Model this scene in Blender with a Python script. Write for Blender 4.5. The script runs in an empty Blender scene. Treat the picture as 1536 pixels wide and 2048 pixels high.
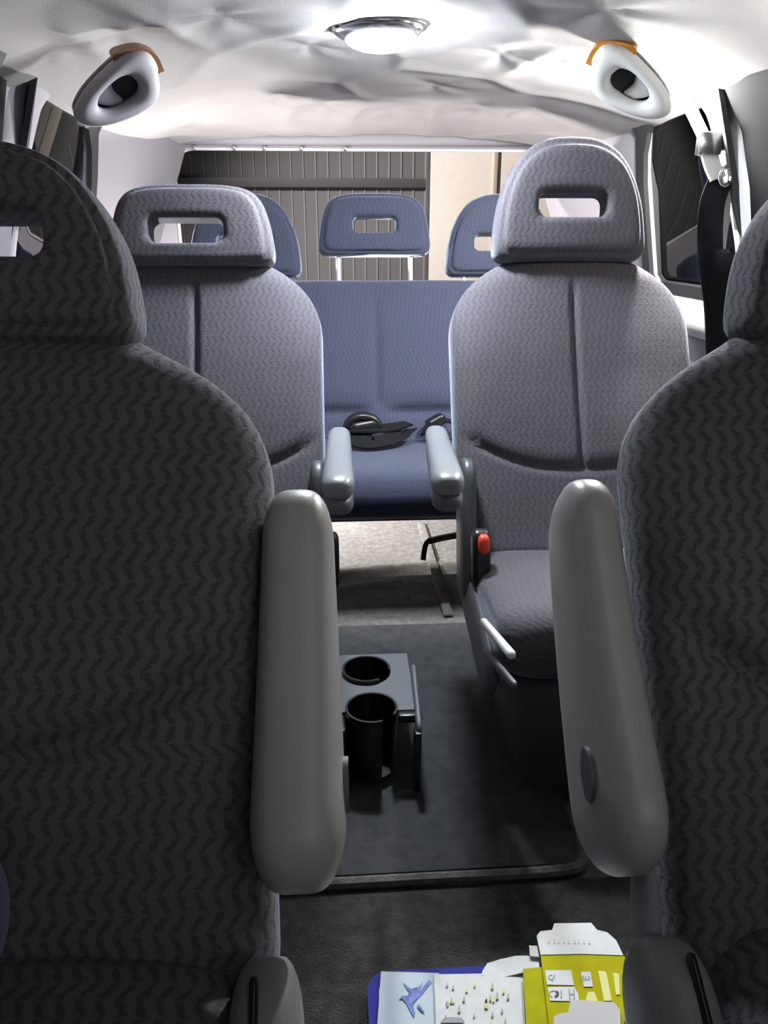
import bpy, bmesh, math, random
from mathutils import Vector, Matrix, noise
random.seed(7)
SC = bpy.context.scene
C = SC.collection
V = Vector
PI = math.pi

# ---------------------------------------------------------------- camera, world, lights, exposure
CAM = V((-.1025, 0, .9)); PITCH = math.radians(20); YAW = math.radians(3.5); F = 1538.0
cd = bpy.data.cameras.new('camera'); co = bpy.data.objects.new('camera', cd); C.objects.link(co)
cd.sensor_fit = 'HORIZONTAL'; cd.sensor_width = 36; cd.lens = 36 * F / 1536; cd.clip_start = .02
co.location = CAM; co.rotation_euler = (PI / 2 - PITCH, 0, -YAW)
SC.camera = co
w = bpy.data.worlds.new('night'); SC.world = w; w.use_nodes = True
w.node_tree.nodes['Background'].inputs[0].default_value = (.10, .13, .2, 1)
w.node_tree.nodes['Background'].inputs[1].default_value = .03
SC.view_settings.view_transform = 'Standard'; SC.view_settings.look = 'None'
SC.view_settings.exposure = 0.0; SC.view_settings.gamma = 1.0
try: SC.view_settings.use_curve_mapping = False
except Exception: pass

STREET_W, DOME_E, READ_E, READ2_E, CARGO_E, FRONT_FILL_W = 950, 600, 1800, 90, 3500, 4.6
def lamp(name, kind, loc, target, energy, col, size, spot=90, blend=.5):
    d = bpy.data.lights.new(name, kind); o = bpy.data.objects.new(name, d); C.objects.link(o)
    o.location = loc; d.energy = energy; d.color = col
    if kind == 'AREA': d.shape = 'RECTANGLE'; d.size, d.size_y = size
    else: d.shadow_soft_size = size
    if kind == 'SPOT': d.spot_size = math.radians(spot); d.spot_blend = blend
    o.rotation_euler = (V(target) - V(loc)).to_track_quat('-Z', 'Y').to_euler()
    return o
# street lamp behind the van on its left, shining in through the rear window
lamp('street_lamp_light', 'SPOT', (-1.7, 4.4, 2.5), (.2, 3.6, .8), STREET_W, (1, .95, .88), .10, 140, .6)
# unseen fill added to brighten the near seats, above and behind the camera
lamp('front_fill_light', 'AREA', (.55, -1.15, 1.22), (-.1, .7, .75), FRONT_FILL_W, (1, .97, .92), (1.2, .4))

# unseen overhead fill added for papers and seams, just ahead of the camera
lamp('overhead_fill_light', 'AREA', (.15, .12, 1.19), (.12, .35, 0), .30, (1, .98, .94), (.16, .08))

# ---------------------------------------------------------------- helpers
_f = V((math.sin(YAW) * math.cos(PITCH), math.cos(YAW) * math.cos(PITCH), -math.sin(PITCH)))
_r = V((math.cos(YAW), -math.sin(YAW), 0)); _u = _r.cross(_f)
def at(u, v, Y=None, X=None, Z=None):
    """photograph pixel -> point of the place on the plane Y, X or Z = const (metres)"""
    d = _f * F + _r * (u - 768) + _u * (1024 - v)
    t = (Y - CAM.y) / d.y if Y is not None else (X - CAM.x) / d.x if X is not None else (Z - CAM.z) / d.z
    return CAM + d * t
def lerp(a, b, t): return a + (b - a) * t
def sstep(a, b, x):
    t = min(1, max(0, (x - a) / (b - a))); return t * t * (3 - 2 * t)
def gauss(x, s): return math.exp(-.5 * (x / s) ** 2)

def link(name, me, mat, parent=None, smooth=True):
    o = bpy.data.objects.new(name, me); C.objects.link(o)
    if mat and not me.materials: me.materials.append(mat)
    if smooth:
        for p in me.polygons: p.use_smooth = True
    if parent: o.parent = parent
    return o
def obj(name, bm, mat, parent=None, smooth=True, sharp=40):
    me = bpy.data.meshes.new(name)
    bmesh.ops.recalc_face_normals(bm, faces=bm.faces[:])
    if smooth and sharp:
        lim = math.radians(sharp)
        for e in bm.edges:
            if len(e.link_faces) == 2 and e.calc_face_angle(0) > lim: e.smooth = False
    bm.to_mesh(me); bm.free()
    return link(name, me, mat, parent, smooth)
def thing(name, label, cat, loc=(0, 0, 0), group=None):
    o = bpy.data.objects.new(name, None); C.objects.link(o); o.location = loc
    o.empty_display_size = .05
    o['label'] = label; o['category'] = cat
    if group: o['group'] = group
    return o
def tag(o, label, cat, group=None):
    o['label'] = label; o['category'] = cat
    if group: o['group'] = group
    return o
def part(o, t):
    """make o (built in world coordinates) a child of t without moving it"""
    o.parent = t
    m = Matrix.Identity(4); q = t
    while q: m = Matrix.Translation(q.location) @ m; q = q.parent
    o.matrix_parent_inverse = m.inverted()
    return o
def struct(o): o['kind'] = 'structure'; return o

def bm_box(bm, lo, hi, r=0, seg=2):
    lo, hi = V(lo), V(hi)
    res = bmesh.ops.create_cube(bm, size=1)
    c = (lo + hi) / 2; s = hi - lo
    for v in res['verts']: v.co = V((v.co.x * s.x, v.co.y * s.y, v.co.z * s.z)) + c
    if r:
        es = list({e for v in res['verts'] for e in v.link_edges})
        bmesh.ops.bevel(bm, geom=es, offset=r, segments=seg, affect='EDGES', profile=.5)
def box(name, lo, hi, mat, r=.004, seg=2):
    bm = bmesh.new(); bm_box(bm, lo, hi, r, seg); return obj(name, bm, mat)
def rect_th(n):
    return [2 * PI * i / n for i in range(n)]
def se_pt(th, n):
    c, s = math.cos(th), math.sin(th)
    r = (abs(c) ** n + abs(s) ** n) ** (-1 / n)
    return r * c, r * s
def loft(name, secs, mat, ths=None, disp=None, sharp=None):
    """secs: (centre, R, U, a, b, n); rings joined, both ends closed; UV in metres"""
    ths = ths or rect_th(48)
    bm = bmesh.new(); uvl = bm.loops.layers.uv.new('uv'); rings = []; uvs = {}
    s = 0; prev = None
    for k, (c, R, U, a, b, n) in enumerate(secs):
        c = V(c)
        if prev: s += (c - prev).length
        prev = c; ring = []; us = 0; last = None
        for th in ths:
            x, y = se_pt(th, n)
            p = c + R * (a * x) + U * (b * y)
            if disp: p = p + disp(x * a, y, s, a, R, U)
            if last is not None: us += (p - last).length
            last = p
            v = bm.verts.new(p); ring.append(v); uvs[v] = (us, s)
        off = sum(uvs[v][0] for v in ring) / len(ring)
        for v in ring: uvs[v] = (uvs[v][0] - off, uvs[v][1])
        rings.append(ring)
    m = len(ths)
    for i in range(len(rings) - 1):
        for j in range(m):
            bm.faces.new((rings[i][j], rings[i][(j + 1) % m], rings[i + 1][(j + 1) % m], rings[i + 1][j]))
    for ring in (rings[0], rings[-1]):
        cv = bm.verts.new(sum((v.co for v in ring), V()) / m); uvs[cv] = (0, uvs[ring[0]][1])
        for j in range(m): bm.faces.new((ring[j], ring[(j + 1) % m], cv))
    for f in bm.faces:
        big = max(uvs[l.vert][0] for l in f.loops) - min(uvs[l.vert][0] for l in f.loops) > .15
        for l in f.loops:
            q = uvs[l.vert]; l[uvl].uv = (0 if big else q[0], q[1])
    return obj(name, bm, mat, sharp=sharp)
def curve_pts(P, n):
    """Catmull-Rom through P (tuples of any length), n samples, ends kept"""
    P = [tuple(p) for p in P]; P = [tuple(2 * a - b for a, b in zip(P[0], P[1]))] + P + [tuple(2 * a - b for a, b in zip(P[-1], P[-2]))]
    out = []; m = len(P) - 3
    for i in range(n):
        q = i / (n - 1) * m; k = min(int(q), m - 1); t = q - k
        p0, p1, p2, p3 = P[k:k + 4]
        out.append(tuple(.5 * (2 * b + (c - a) * t + (2 * a - 5 * b + 4 * c - d) * t * t + (3 * b - a - 3 * c + d) * t ** 3) for a, b, c, d in zip(p0, p1, p2, p3)))
    return out
def tube(name, pts, r, mat, n=10, smooth_n=0):
    if smooth_n: pts = [V(p) for p in curve_pts(pts, smooth_n)]
    pts = [V(p) for p in pts]; bm = bmesh.new(); rings = []
    for i, p in enumerate(pts):
        t = (pts[min(i + 1, len(pts) - 1)] - pts[max(i - 1, 0)]).normalized()
        a = t.cross(V((0, 0, 1)) if abs(t.z) < .9 else V((1, 0, 0))).normalized(); b = t.cross(a)
        rings.append([bm.verts.new(p + a * (r * math.cos(2 * PI * j / n)) + b * (r * math.sin(2 * PI * j / n))) for j in range(n)])
    for i in range(len(rings) - 1):
        for j in range(n): bm.faces.new((rings[i][j], rings[i][(j + 1) % n], rings[i + 1][(j + 1) % n], rings[i + 1][j]))
    bm.faces.new(rings[0]); bm.faces.new(rings[-1][::-1])
    return obj(name, bm, mat)
def ribbon(name, pts, width, thick, mat, side=(0, 1, 0), n=24):
    """flat strap along pts: each (x, y, z[, twist degrees])"""
    P = curve_pts([tuple(p) if len(p) == 4 else (*p, 0) for p in pts], n); bm = bmesh.new(); rings = []
    for i, p in enumerate(P):
        c = V(p[:3]); t = (V(P[min(i + 1, n - 1)][:3]) - V(P[max(i - 1, 0)][:3])).normalized()
        s = V(side); s = (s - t * s.dot(t)).normalized(); s = Matrix.Rotation(math.radians(p[3]), 3, t) @ s
        q = t.cross(s)
        rings.append([bm.verts.new(c + s * (width / 2 * a) + q * (thick / 2 * b)) for a, b in ((-1, -1), (1, -1), (1, 1), (-1, 1))])
    for i in range(n - 1):
        for j in range(4): bm.faces.new((rings[i][j], rings[i][(j + 1) % 4], rings[i + 1][(j + 1) % 4], rings[i + 1][j]))
    bm.faces.new(rings[0]); bm.faces.new(rings[-1][::-1])
    return obj(name, bm, mat, sharp=30)
def plate(name, outer, holes, to3, thick, mat, sharp=30, sub=0):
    """flat piece: outline and holes in 2-D; to3(a, b, h) -> 3-D point, h = 0 or thick"""
    bm = bmesh.new(); es = []
    for loop in [outer] + holes:
        vs = [bm.verts.new((p[0], p[1], 0)) for p in loop]
        es += [bm.edges.new((vs[i], vs[(i + 1) % len(vs)])) for i in range(len(vs))]
    bmesh.ops.triangle_fill(bm, edges=es, use_beauty=True, use_dissolve=False)
    if sub: bmesh.ops.subdivide_edges(bm, edges=[e for e in bm.edges], cuts=sub, use_grid_fill=True)
    r = bmesh.ops.extrude_face_region(bm, geom=bm.faces[:])
    top = {v for v in r['geom'] if isinstance(v, bmesh.types.BMVert)}
    for v in bm.verts: v.co = to3(v.co.x, v.co.y, thick if v in top else 0)
    return obj(name, bm, mat, sharp=sharp)
def rrect(x0, y0, x1, y1, r, n=6):
    out = []
    for cx, cy, a in ((x1 - r, y1 - r, 0), (x0 + r, y1 - r, 90), (x0 + r, y0 + r, 180), (x1 - r, y0 + r, 270)):
        for i in range(n + 1):
            t = math.radians(a + 90 * i / n); out.append((cx + r * math.cos(t), cy + r * math.sin(t)))
    return out
def circ(cx, cy, r, n=32, ry=None): return [(cx + r * math.cos(2 * PI * i / n), cy + (ry or r) * math.sin(2 * PI * i / n)) for i in range(n)]

# ---------------------------------------------------------------- materials
def mat(name, col, rough=.6, metal=0, sheen=0, spec=.5, bump=0, bscale=300, var=0, vscale=20, coat=0, emit=None):
    m = bpy.data.materials.new(name); m.use_nodes = True; nt = m.node_tree; b = nt.nodes['Principled BSDF']
    b.inputs['Base Color'].default_value = (*col, 1); b.inputs['Roughness'].default_value = rough; b.inputs['Metallic'].default_value = metal
    b.inputs['Specular IOR Level'].default_value = spec; b.inputs['Sheen Weight'].default_value = sheen; b.inputs['Sheen Roughness'].default_value = .4
    b.inputs['Coat Weight'].default_value = coat
    tc = nt.nodes.new('ShaderNodeTexCoord')
    if bump:
        n = nt.nodes.new('ShaderNodeTexNoise'); n.inputs['Scale'].default_value = bscale; n.inputs['Detail'].default_value = 3
        nt.links.new(tc.outputs['Object'], n.inputs['Vector'])
        bp = nt.nodes.new('ShaderNodeBump'); bp.inputs['Strength'].default_value = bump; bp.inputs['Distance'].default_value = .004
        nt.links.new(n.outputs['Fac'], bp.inputs['Height']); nt.links.new(bp.outputs['Normal'], b.inputs['Normal'])
    if var:
        n = nt.nodes.new('ShaderNodeTexNoise'); n.inputs['Scale'].default_value = vscale; n.inputs['Detail'].default_value = 5
        nt.links.new(tc.outputs['Object'], n.inputs['Vector'])
        r = nt.nodes.new('ShaderNodeMapRange'); r.inputs['From Min'].default_value = .3; r.inputs['From Max'].default_value = .7
        r.inputs['To Min'].default_value = 1 - var; r.inputs['To Max'].default_value = 1 + var
        nt.links.new(n.outputs['Fac'], r.inputs['Value'])
        mx = nt.nodes.new('ShaderNodeVectorMath'); mx.operation = 'SCALE'; mx.inputs[0].default_value = col
        nt.links.new(r.outputs['Result'], mx.inputs['Scale']); nt.links.new(mx.outputs['Vector'], b.inputs['Base Color'])
    if emit:
        b.inputs['Emission Color'].default_value = (*emit[0], 1); b.inputs['Emission Strength'].default_value = emit[1]
    return m
def fabric(name, base, mark, cell=.0135, amount=1.0, sheen=.35):
    """woven seat cloth: short slanted dark marks in staggered zigzag columns over a fine weave (UV in metres)"""
    m = bpy.data.materials.new(name); m.use_nodes = True; nt = m.node_tree; b = nt.nodes['Principled BSDF']; L = nt.links.new
    uv = nt.nodes.new('ShaderNodeUVMap'); uv.uv_map = 'uv'
    def math_(op, a, bb=None, c=None):
        n = nt.nodes.new('ShaderNodeMath'); n.operation = op
        for i, x in enumerate((a, bb, c)):
            if x is None: continue
            if isinstance(x, (int, float)): n.inputs[i].default_value = x
            else: L(x, n.inputs[i])
        return n.outputs[0]
    nz = nt.nodes.new('ShaderNodeTexNoise'); nz.inputs['Scale'].default_value = 260; nz.inputs['Detail'].default_value = 2; L(uv.outputs[0], nz.inputs['Vector'])
    ns = nt.nodes.new('ShaderNodeVectorMath'); ns.operation = 'MULTIPLY_ADD'; L(nz.outputs['Color'], ns.inputs[0]); ns.inputs[1].default_value = (.0085,) * 3; L(uv.outputs[0], ns.inputs[2])
    sp = nt.nodes.new('ShaderNodeSeparateXYZ'); L(ns.outputs[0], sp.inputs[0])
    u = math_('MULTIPLY', sp.outputs[0], 1 / cell); v = math_('MULTIPLY', sp.outputs[1], 1 / cell)
    row = math_('FLOOR', v); stag = math_('MULTIPLY', math_('FLOORED_MODULO', row, 2), .5)
    fv = math_('FRACT', v)
    par = math_('FLOORED_MODULO', row, 2)
    tri = math_('ABSOLUTE', math_('SUBTRACT', par, fv))
    fu = math_('FRACT', math_('SUBTRACT', math_('SUBTRACT', u, math_('MULTIPLY', tri, .6)), math_('MULTIPLY', v, .12)))
    a = math_('SUBTRACT', 1, math_('MULTIPLY', math_('ABSOLUTE', math_('SUBTRACT', fu, .5)), 3.9))
    c = math_('SUBTRACT', 1, math_('MULTIPLY', math_('ABSOLUTE', math_('SUBTRACT', fv, .5)), 1.75))
    k = nt.nodes.new('ShaderNodeMapRange'); k.interpolation_type = 'SMOOTHSTEP'
    k.inputs['From Min'].default_value = .0; k.inputs['From Max'].default_value = .45
    L(math_('MINIMUM', a, c), k.inputs['Value'])
    big = nt.nodes.new('ShaderNodeTexNoise'); big.inputs['Scale'].default_value = 900; L(uv.outputs[0], big.inputs['Vector'])
    mix = nt.nodes.new('ShaderNodeMix'); mix.data_type = 'RGBA'
    mix.inputs[6].default_value = (*base, 1); mix.inputs[7].default_value = (*mark, 1)
    L(math_('MULTIPLY', k.outputs[0], amount), mix.inputs[0])
    gr = nt.nodes.new('ShaderNodeMapRange'); gr.inputs['To Min'].default_value = .6; gr.inputs['To Max'].default_value = 1.4; L(big.outputs['Fac'], gr.inputs['Value'])
    sc = nt.nodes.new('ShaderNodeVectorMath'); sc.operation = 'SCALE'; L(mix.outputs[2], sc.inputs[0]); L(gr.outputs[0], sc.inputs['Scale'])
    L(sc.outputs[0], b.inputs['Base Color'])
    b.inputs['Roughness'].default_value = .95; b.inputs['Specular IOR Level'].default_value = .1
    b.inputs['Sheen Weight'].default_value = sheen; b.inputs['Sheen Roughness'].default_value = .3; b.inputs['Sheen Tint'].default_value = (.75, .82, 1, 1)
    bp = nt.nodes.new('ShaderNodeBump'); bp.inputs['Strength'].default_value = .35; bp.inputs['Distance'].default_value = .0015
    L(math_('SUBTRACT', big.outputs['Fac'], k.outputs[0]), bp.inputs['Height']); L(bp.outputs['Normal'], b.inputs['Normal'])
    return m
def glass(name, tint, refl=.12):
    m = bpy.data.materials.new(name); m.use_nodes = True; nt = m.node_tree; nt.nodes.clear()
    o = nt.nodes.new('ShaderNodeOutputMaterial'); mx = nt.nodes.new('ShaderNodeMixShader')
    t = nt.nodes.new('ShaderNodeBsdfTransparent'); t.inputs[0].default_value = (*tint, 1)
    g = nt.nodes.new('ShaderNodeBsdfGlossy'); g.inputs['Roughness'].default_value = .02
    fr = nt.nodes.new('ShaderNodeLayerWeight'); fr.inputs[0].default_value = refl
    nt.links.new(fr.outputs['Fresnel'], mx.inputs[0]); nt.links.new(t.outputs[0], mx.inputs[1]); nt.links.new(g.outputs[0], mx.inputs[2]); nt.links.new(mx.outputs[0], o.inputs[0])
    return m
M = dict(
    front=fabric('front_seat_cloth', (.145, .14, .148), (.082, .08, .094), .0138),
    rear=fabric('rear_seat_cloth', (.092, .086, .098), (.055, .05, .062), .0125, .5, .6),
    bench=fabric('bench_cloth', (.044, .049, .078), (.028, .031, .052), .0125, .5, 1.0),
    plain=mat('plain_side_cloth', (.13, .13, .145), .95, sheen=.35, spec=.1, bump=.3, bscale=700),
    gusset=mat('pale_side_cloth', (.30, .29, .33), .95, sheen=.3, spec=.1, bump=.3, bscale=700),
    arm=mat('armrest_vinyl', (.42, .415, .41), .34, spec=.5, bump=.12, bscale=900),
    arm2=mat('glossy_armrest_vinyl', (.2, .21, .23), .3, spec=.6),
    dark=mat('dark_plastic', (.022, .023, .025), .4),
    black=mat('black_plastic', (.008, .008, .009), .35),
    greyp=mat('grey_plastic', (.11, .115, .13), .5, bump=.1, bscale=800),
    shieldp=mat('pale_shield_plastic', (.27, .275, .29), .45, bump=.1, bscale=800),
    shield=mat('seat_shield_plastic', (.06, .063, .07), .42),
    lining=mat('headliner_cloth', (.35, .337, .337), .95, spec=.1, bump=.25, bscale=500, var=.04, vscale=9),
    trim=mat('grey_trim', (.27, .255, .285), .7, bump=.1, bscale=600),
    white=mat('pale_trim', (.62, .62, .62), .6),
    soot=mat('black_door_seal', (.004, .004, .005), .9, spec=.05), rubber=mat('rubber_seal', (.012, .012, .014), .7),
    carpet=mat('carpet', (.135, .13, .125), 1, spec=.03, bump=1, bscale=420, var=.25, vscale=60),
    shade_carpet=mat('shaded_front_carpet', (.05, .048, .046), 1, spec=.03, bump=1, bscale=420, var=.25, vscale=60),  # same carpet, with the front floor's shade put into the colour
    mat_=mat('floor_mat_carpet', (.056, .058, .062), 1, spec=.05, bump=.8, bscale=500, var=.2, vscale=45),
    red=mat('red_button', (.75, .06, .03), .4), chrome=mat('bright_metal', (.75, .75, .75), .2, 1),
    steel=mat('headrest_post_steel', (.7, .7, .72), .35, .6),
    belt=mat('black_webbing', (.007, .007, .009), .9, spec=.1, bump=.4, bscale=900), beltg=mat('grey_webbing', (.3, .3, .31), .7),
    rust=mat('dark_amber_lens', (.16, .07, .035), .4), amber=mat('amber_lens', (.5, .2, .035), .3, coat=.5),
    gate=mat('gate_sheet', (.14, .13, .135), .6, 0, var=.08, vscale=3), rib=mat('gate_rib', (.27, .255, .26), .5), rail=mat('gate_rail', (.10, .093, .097), .55),
    render=mat('cream_render', (.74, .66, .6), .9, bump=.1, bscale=60, var=.03), ground=mat('concrete_ground', (.2, .2, .2), .9, bump=.4, bscale=40, var=.2),
    gl=glass('window_glass', (.96, .97, .98), .008), gld=glass('tinted_window_glass', (.35, .37, .42), .35),
    blue=mat('blue_plastic', (.02, .025, .22), .65, spec=.12), clear=mat('pale_laminate', (.43, .50, .55), .55, spec=.25), ink=mat('blue_ink', (.20, .25, .55), .8, spec=.1, var=.4, vscale=120),
    pink=mat('pale_pink_lining', (.42, .36, .40), .8, spec=.1), paper=mat('white_paper', (.62, .63, .64), .8, spec=.2, var=.05, vscale=60), paper2=mat('grey_paper', (.5, .49, .5), .8), yellow=mat('yellow_print', (.37, .355, .006), .8, spec=.1, var=.1, vscale=40),
    pale=mat('faded_yellow_print', (.6, .58, .2), .6), olive=mat('olive_print', (.40, .41, .29), .8), grink=mat('grey_print', (.3, .31, .35), .7), blink=mat('black_print', (.03, .03, .035), .7),
    bluecloth=mat('blue_cloth', (.10, .12, .34), .95, sheen=.3, bump=.5, bscale=400),
    lens=mat('lit_dome_lens', (.9, .95, 1), .3, emit=((.86, .94, 1), DOME_E)), lens2=mat('lit_reading_lens', (1, 1, .95), .3, emit=((1, .99, .94), READ_E)),
    lens4=mat('lit_front_reading_lens', (1, 1, .95), .3, emit=((1, .99, .94), READ2_E)),
    lens3=mat('lit_cargo_lens', (1, 1, .95), .3, emit=((1, .96, .92), CARGO_E)), sign=mat('white_sign', (.85, .85, .85), .6))

# ---------------------------------------------------------------- structure: the van body
def roof_z(x, y):
    return 1.243 - .012 * sstep(2.2, 2.95, y) - .05 * lerp(1, .5, sstep(2.3, 2.9, y)) * (abs(x) / .56) ** 3.2
# ceiling: loose headliner that hangs between its pins
pins = [at(u, v, Z=1.235) for u, v in ((440, 30), (240, 45), (565, 190), (870, 172), (510, 208), (375, 222), (650, 212), (1062, 205), (1205, 12), (905, 55), (960, 215), (780, 218), (100, 40), (1110, 120), (300, 235), (1180, 240), (620, 100), (1000, 110))]
def sag(x, y):
    ds = sorted((math.hypot((x - p.x), (y - p.y) * .8), i) for i, p in enumerate(pins))
    d, i = ds[0]; p = pins[i]
    drop = lerp(.013, .019, sstep(1.9, 2.5, y)) * (1 - math.exp(-d / .08))
    ang = math.atan2(y - p.y, x - p.x)
    drop += .0028 * math.sin(ang * 5 + i) * math.exp(-d / .12) * sstep(0, .03, d)
    e = ds[1][0] - d; drop += .004 * gauss(e, .025) * sstep(.02, .06, d)
    drop += .004 * noise.noise(V((x * 3.2, y * 3.2, 1.7))) + .0015 * noise.noise(V((x * 9 + y * 4, y * 7 - x * 3, .3)))
    return drop * sstep(.74, .6, abs(x))
bm = bmesh.new(); nx, ny = 150, 190; g = []
for j in range(ny + 1):
    y = -.1 + 3.02 * (j / ny)
    row = []
    for i in range(nx + 1):
        x = -.70 + 1.40 * i / nx
        z = roof_z(x, y) - sag(x, y)
        if j == ny: z += .004
        row.append(bm.verts.new((x, y + (.012 * noise.noise(V((x * 6, 0, 2))) if j == ny else 0), z)))
    g.append(row)
for j in range(ny):
    for i in range(nx): bm.faces.new((g[j][i], g[j][i + 1], g[j + 1][i + 1], g[j + 1][i]))
r = bmesh.ops.extrude_face_region(bm, geom=bm.faces[:])
for v in r['geom']:
    if isinstance(v, bmesh.types.BMVert): v.co.z += .012
struct(obj('ceiling', bm, M['lining'], sharp=None))
# floor
bm = bmesh.new(); g = []
nx, ny = 120, 200
for j in range(ny + 1):
    y = -.2 + 3.2 * j / ny
    row = []
    for i in range(nx + 1):
        x = -.80 + 1.6 * i / nx
        z = .006 * noise.noise(V((x * 4, y * 5, 0))) - .004
        z += .009 * gauss(y - 2.0 - .02 * math.sin(x * 9), .016) - .007 * gauss(y - 1.965 - .02 * math.sin(x * 9), .012)
        z += .007 * gauss(y - 1.88 - .03 * math.sin(x * 12 + 1), .014) - .012 * gauss(y - 1.745, .012) + .006 * gauss(y - 1.72, .012)
        if y < 1.7: z = min(z, -.001)
        row.append(bm.verts.new((x, y, z)))
    g.append(row)
for j in range(ny):
    for i in range(nx): bm.faces.new((g[j][i], g[j][i + 1], g[j + 1][i + 1], g[j + 1][i]))
r = bmesh.ops.extrude_face_region(bm, geom=bm.faces[:])
for v in r['geom']:
    if isinstance(v, bmesh.types.BMVert): v.co.z = -.04
floor = struct(obj('floor', bm, M['carpet'], sharp=None))
fc = plate('shaded_carpet_front', rrect(-.79, -.19, .79, .862, .01), [], lambda a, b, h: V((a, b, -.003 + h)), .007, M['shade_carpet']); fc.parent = floor  # front floor kept dim by a darker copy of the carpet colour

def side_x(z):
    if z < .70: return .79
    if z < 1.14: return lerp(.775, .69, (z - .70) / .44)
    return lerp(.69, .60, (z - 1.14) / .09)
def side_panel(name, sgn, poly, mat_, thick=.03, off=0, sub=0, holes=()):
    """a piece of the side wall: outline in (y, z), laid on the leaning inner face of that side"""
    def to3(y, z, h): return V((sgn * (side_x(z) + off + h), y, z))
    return plate(name, poly, list(holes), to3, thick, mat_, sub=sub)
QW = [(2.125, .79), (2.125, 1.02), (2.11, 1.09), (2.075, 1.135), (2.02, 1.155), (1.70, 1.175), (1.66, 1.15), (1.62, .79), (1.65, .775), (2.10, .775)]
def grow(poly, d):
    cy = sum(p[0] for p in poly) / len(poly); cz = sum(p[1] for p in poly) / len(poly)
    return [(p[0] + d * (1 if p[0] > cy else -1) * min(1, abs(p[0] - cy) / .15), p[1] + d * (1 if p[1] > cz else -1) * min(1, abs(p[1] - cz) / .12)) for p in poly]
SD = [(1.50, .80), (1.53, 1.12), (1.50, 1.16), (.85, 1.165), (.80, 1.14), (.80, .80), (.83, .775), (1.47, .775)]
for sgn, sd, wn in ((-1, 'left', (3, 5)), (1, 'right', (2, 4))):
    # lower trim, ledge and upper panel with the window openings cut out
    struct(box('wall_' + sd, (min(sgn * .79, sgn * .84), -.3, -.04), (max(sgn * .79, sgn * .84), 3.0, .70), M['trim'], .003))
    up = side_panel('upper_trim_panel', sgn, [(-.3, .70), (3.0, .70), (3.0, 1.24), (-.3, 1.24)], M['trim'], .03, 0, 0, [QW, SD, [(.68, .80), (.70, 1.15), (.0, 1.15), (-.2, .80)]])
    wl = [o for o in C.objects if o.name == 'wall_' + sd][0]; up.parent = wl
    ledge = loft('ledge_trim', [((sgn * .80, y, .715), V((1, 0, 0)), V((0, 0, 1)), .05, .06, 3) for y in (-.3, 1.0, 2.0, 2.98)], M['white'], rect_th(24)); ledge.parent = wl
    seal = side_panel('window_seal', sgn, grow(QW, .045), M['rubber'], .012, -.012, 0, [grow(QW, -.004)]); seal.parent = wl
    seal2 = side_panel('window_seal', sgn, grow(SD, .03), M['rubber'], .012, -.012, 0, [grow(SD, -.004)]); seal2.parent = wl
    struct(side_panel('window_%d' % wn[0], sgn, grow(QW, .01), M['gld'], .004, .012))
    struct(side_panel('window_%d' % wn[1], sgn, grow(SD, .01), M['gld'], .004, .012))
    # slanted pillar trim between sliding door and quarter window
    cl_ = curve_pts([(1.745, 1.235, .12), (1.715, 1.19, .098), (1.672, 1.11, .076), (1.625, 1.0, .066), (1.59, .88, .062), (1.58, .78, .062)], 26)
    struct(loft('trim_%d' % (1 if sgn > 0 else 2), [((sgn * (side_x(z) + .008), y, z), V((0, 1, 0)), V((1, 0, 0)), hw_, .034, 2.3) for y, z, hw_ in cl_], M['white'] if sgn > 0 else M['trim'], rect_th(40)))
struct(box('trim_4', (-.79, -1.0, .0), (.79, -.30, .80), M['shield'], .04, 4))   # unseen dashboard block added behind the camera to shade the lower seats
# black door seal and blind of the sliding door ahead of the right pillar
struct(side_panel('trim_5', 1, [(1.60, 1.185), (1.45, 1.20), (1.02, 1.20), (1.02, 1.10), (1.40, 1.09), (1.44, .98), (1.44, .72), (1.55, .72), (1.56, .98), (1.585, 1.08)], M['soot'], .018, -.022))
# dark belt cover on the left pillar
struct(side_panel('trim_3', -1, [(1.44, 1.205), (1.30, 1.21), (1.20, 1.21), (1.20, 1.02), (1.38, 1.02)], M['shield'], .02, -.03))
# back wall (tailgate) with the rear window
RW = rrect(-.665, .70, .745, 1.178, .07)
wb = struct(plate('wall_back', [(-.80, -.04), (.80, -.04), (.80, .70), (.74, 1.05), (.66, 1.235), (-.66, 1.235), (-.74, 1.05), (-.80, .70)], [RW],
     lambda a, b, h: V((a, 2.985 + h, b)), .05, M['trim']))
struct(plate('window_1', rrect(-.68, .69, .76, 1.188, .07), [], lambda a, b, h: V((a, 3.012 + h, b)), .005, M['gl']))
sl = plate('window_seal', rrect(-.672, .693, .752, 1.185, .075), [rrect(-.655, .71, .735, 1.170, .065)], lambda a, b, h: V((a, 2.999 + h, b)), .012, M['white']); sl.parent = wb
for u in (388, 468, 528, 602, 690):
    p = at(u, 297, Y=2.985); b_ = box('trim_clip', (p.x - .006, 2.972, 1.168), (p.x + .006, 2.99, 1.184), M['chrome'], .003); b_.parent = wb
hd = loft('header_trim', [((x, 2.955, 1.208), V((0, 1, 0)), V((0, 0, 1)), .03, .024, 3) for x in (-.66, -.3, .3, .68)], M['trim'], rect_th(20)); hd.parent = wb
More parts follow.
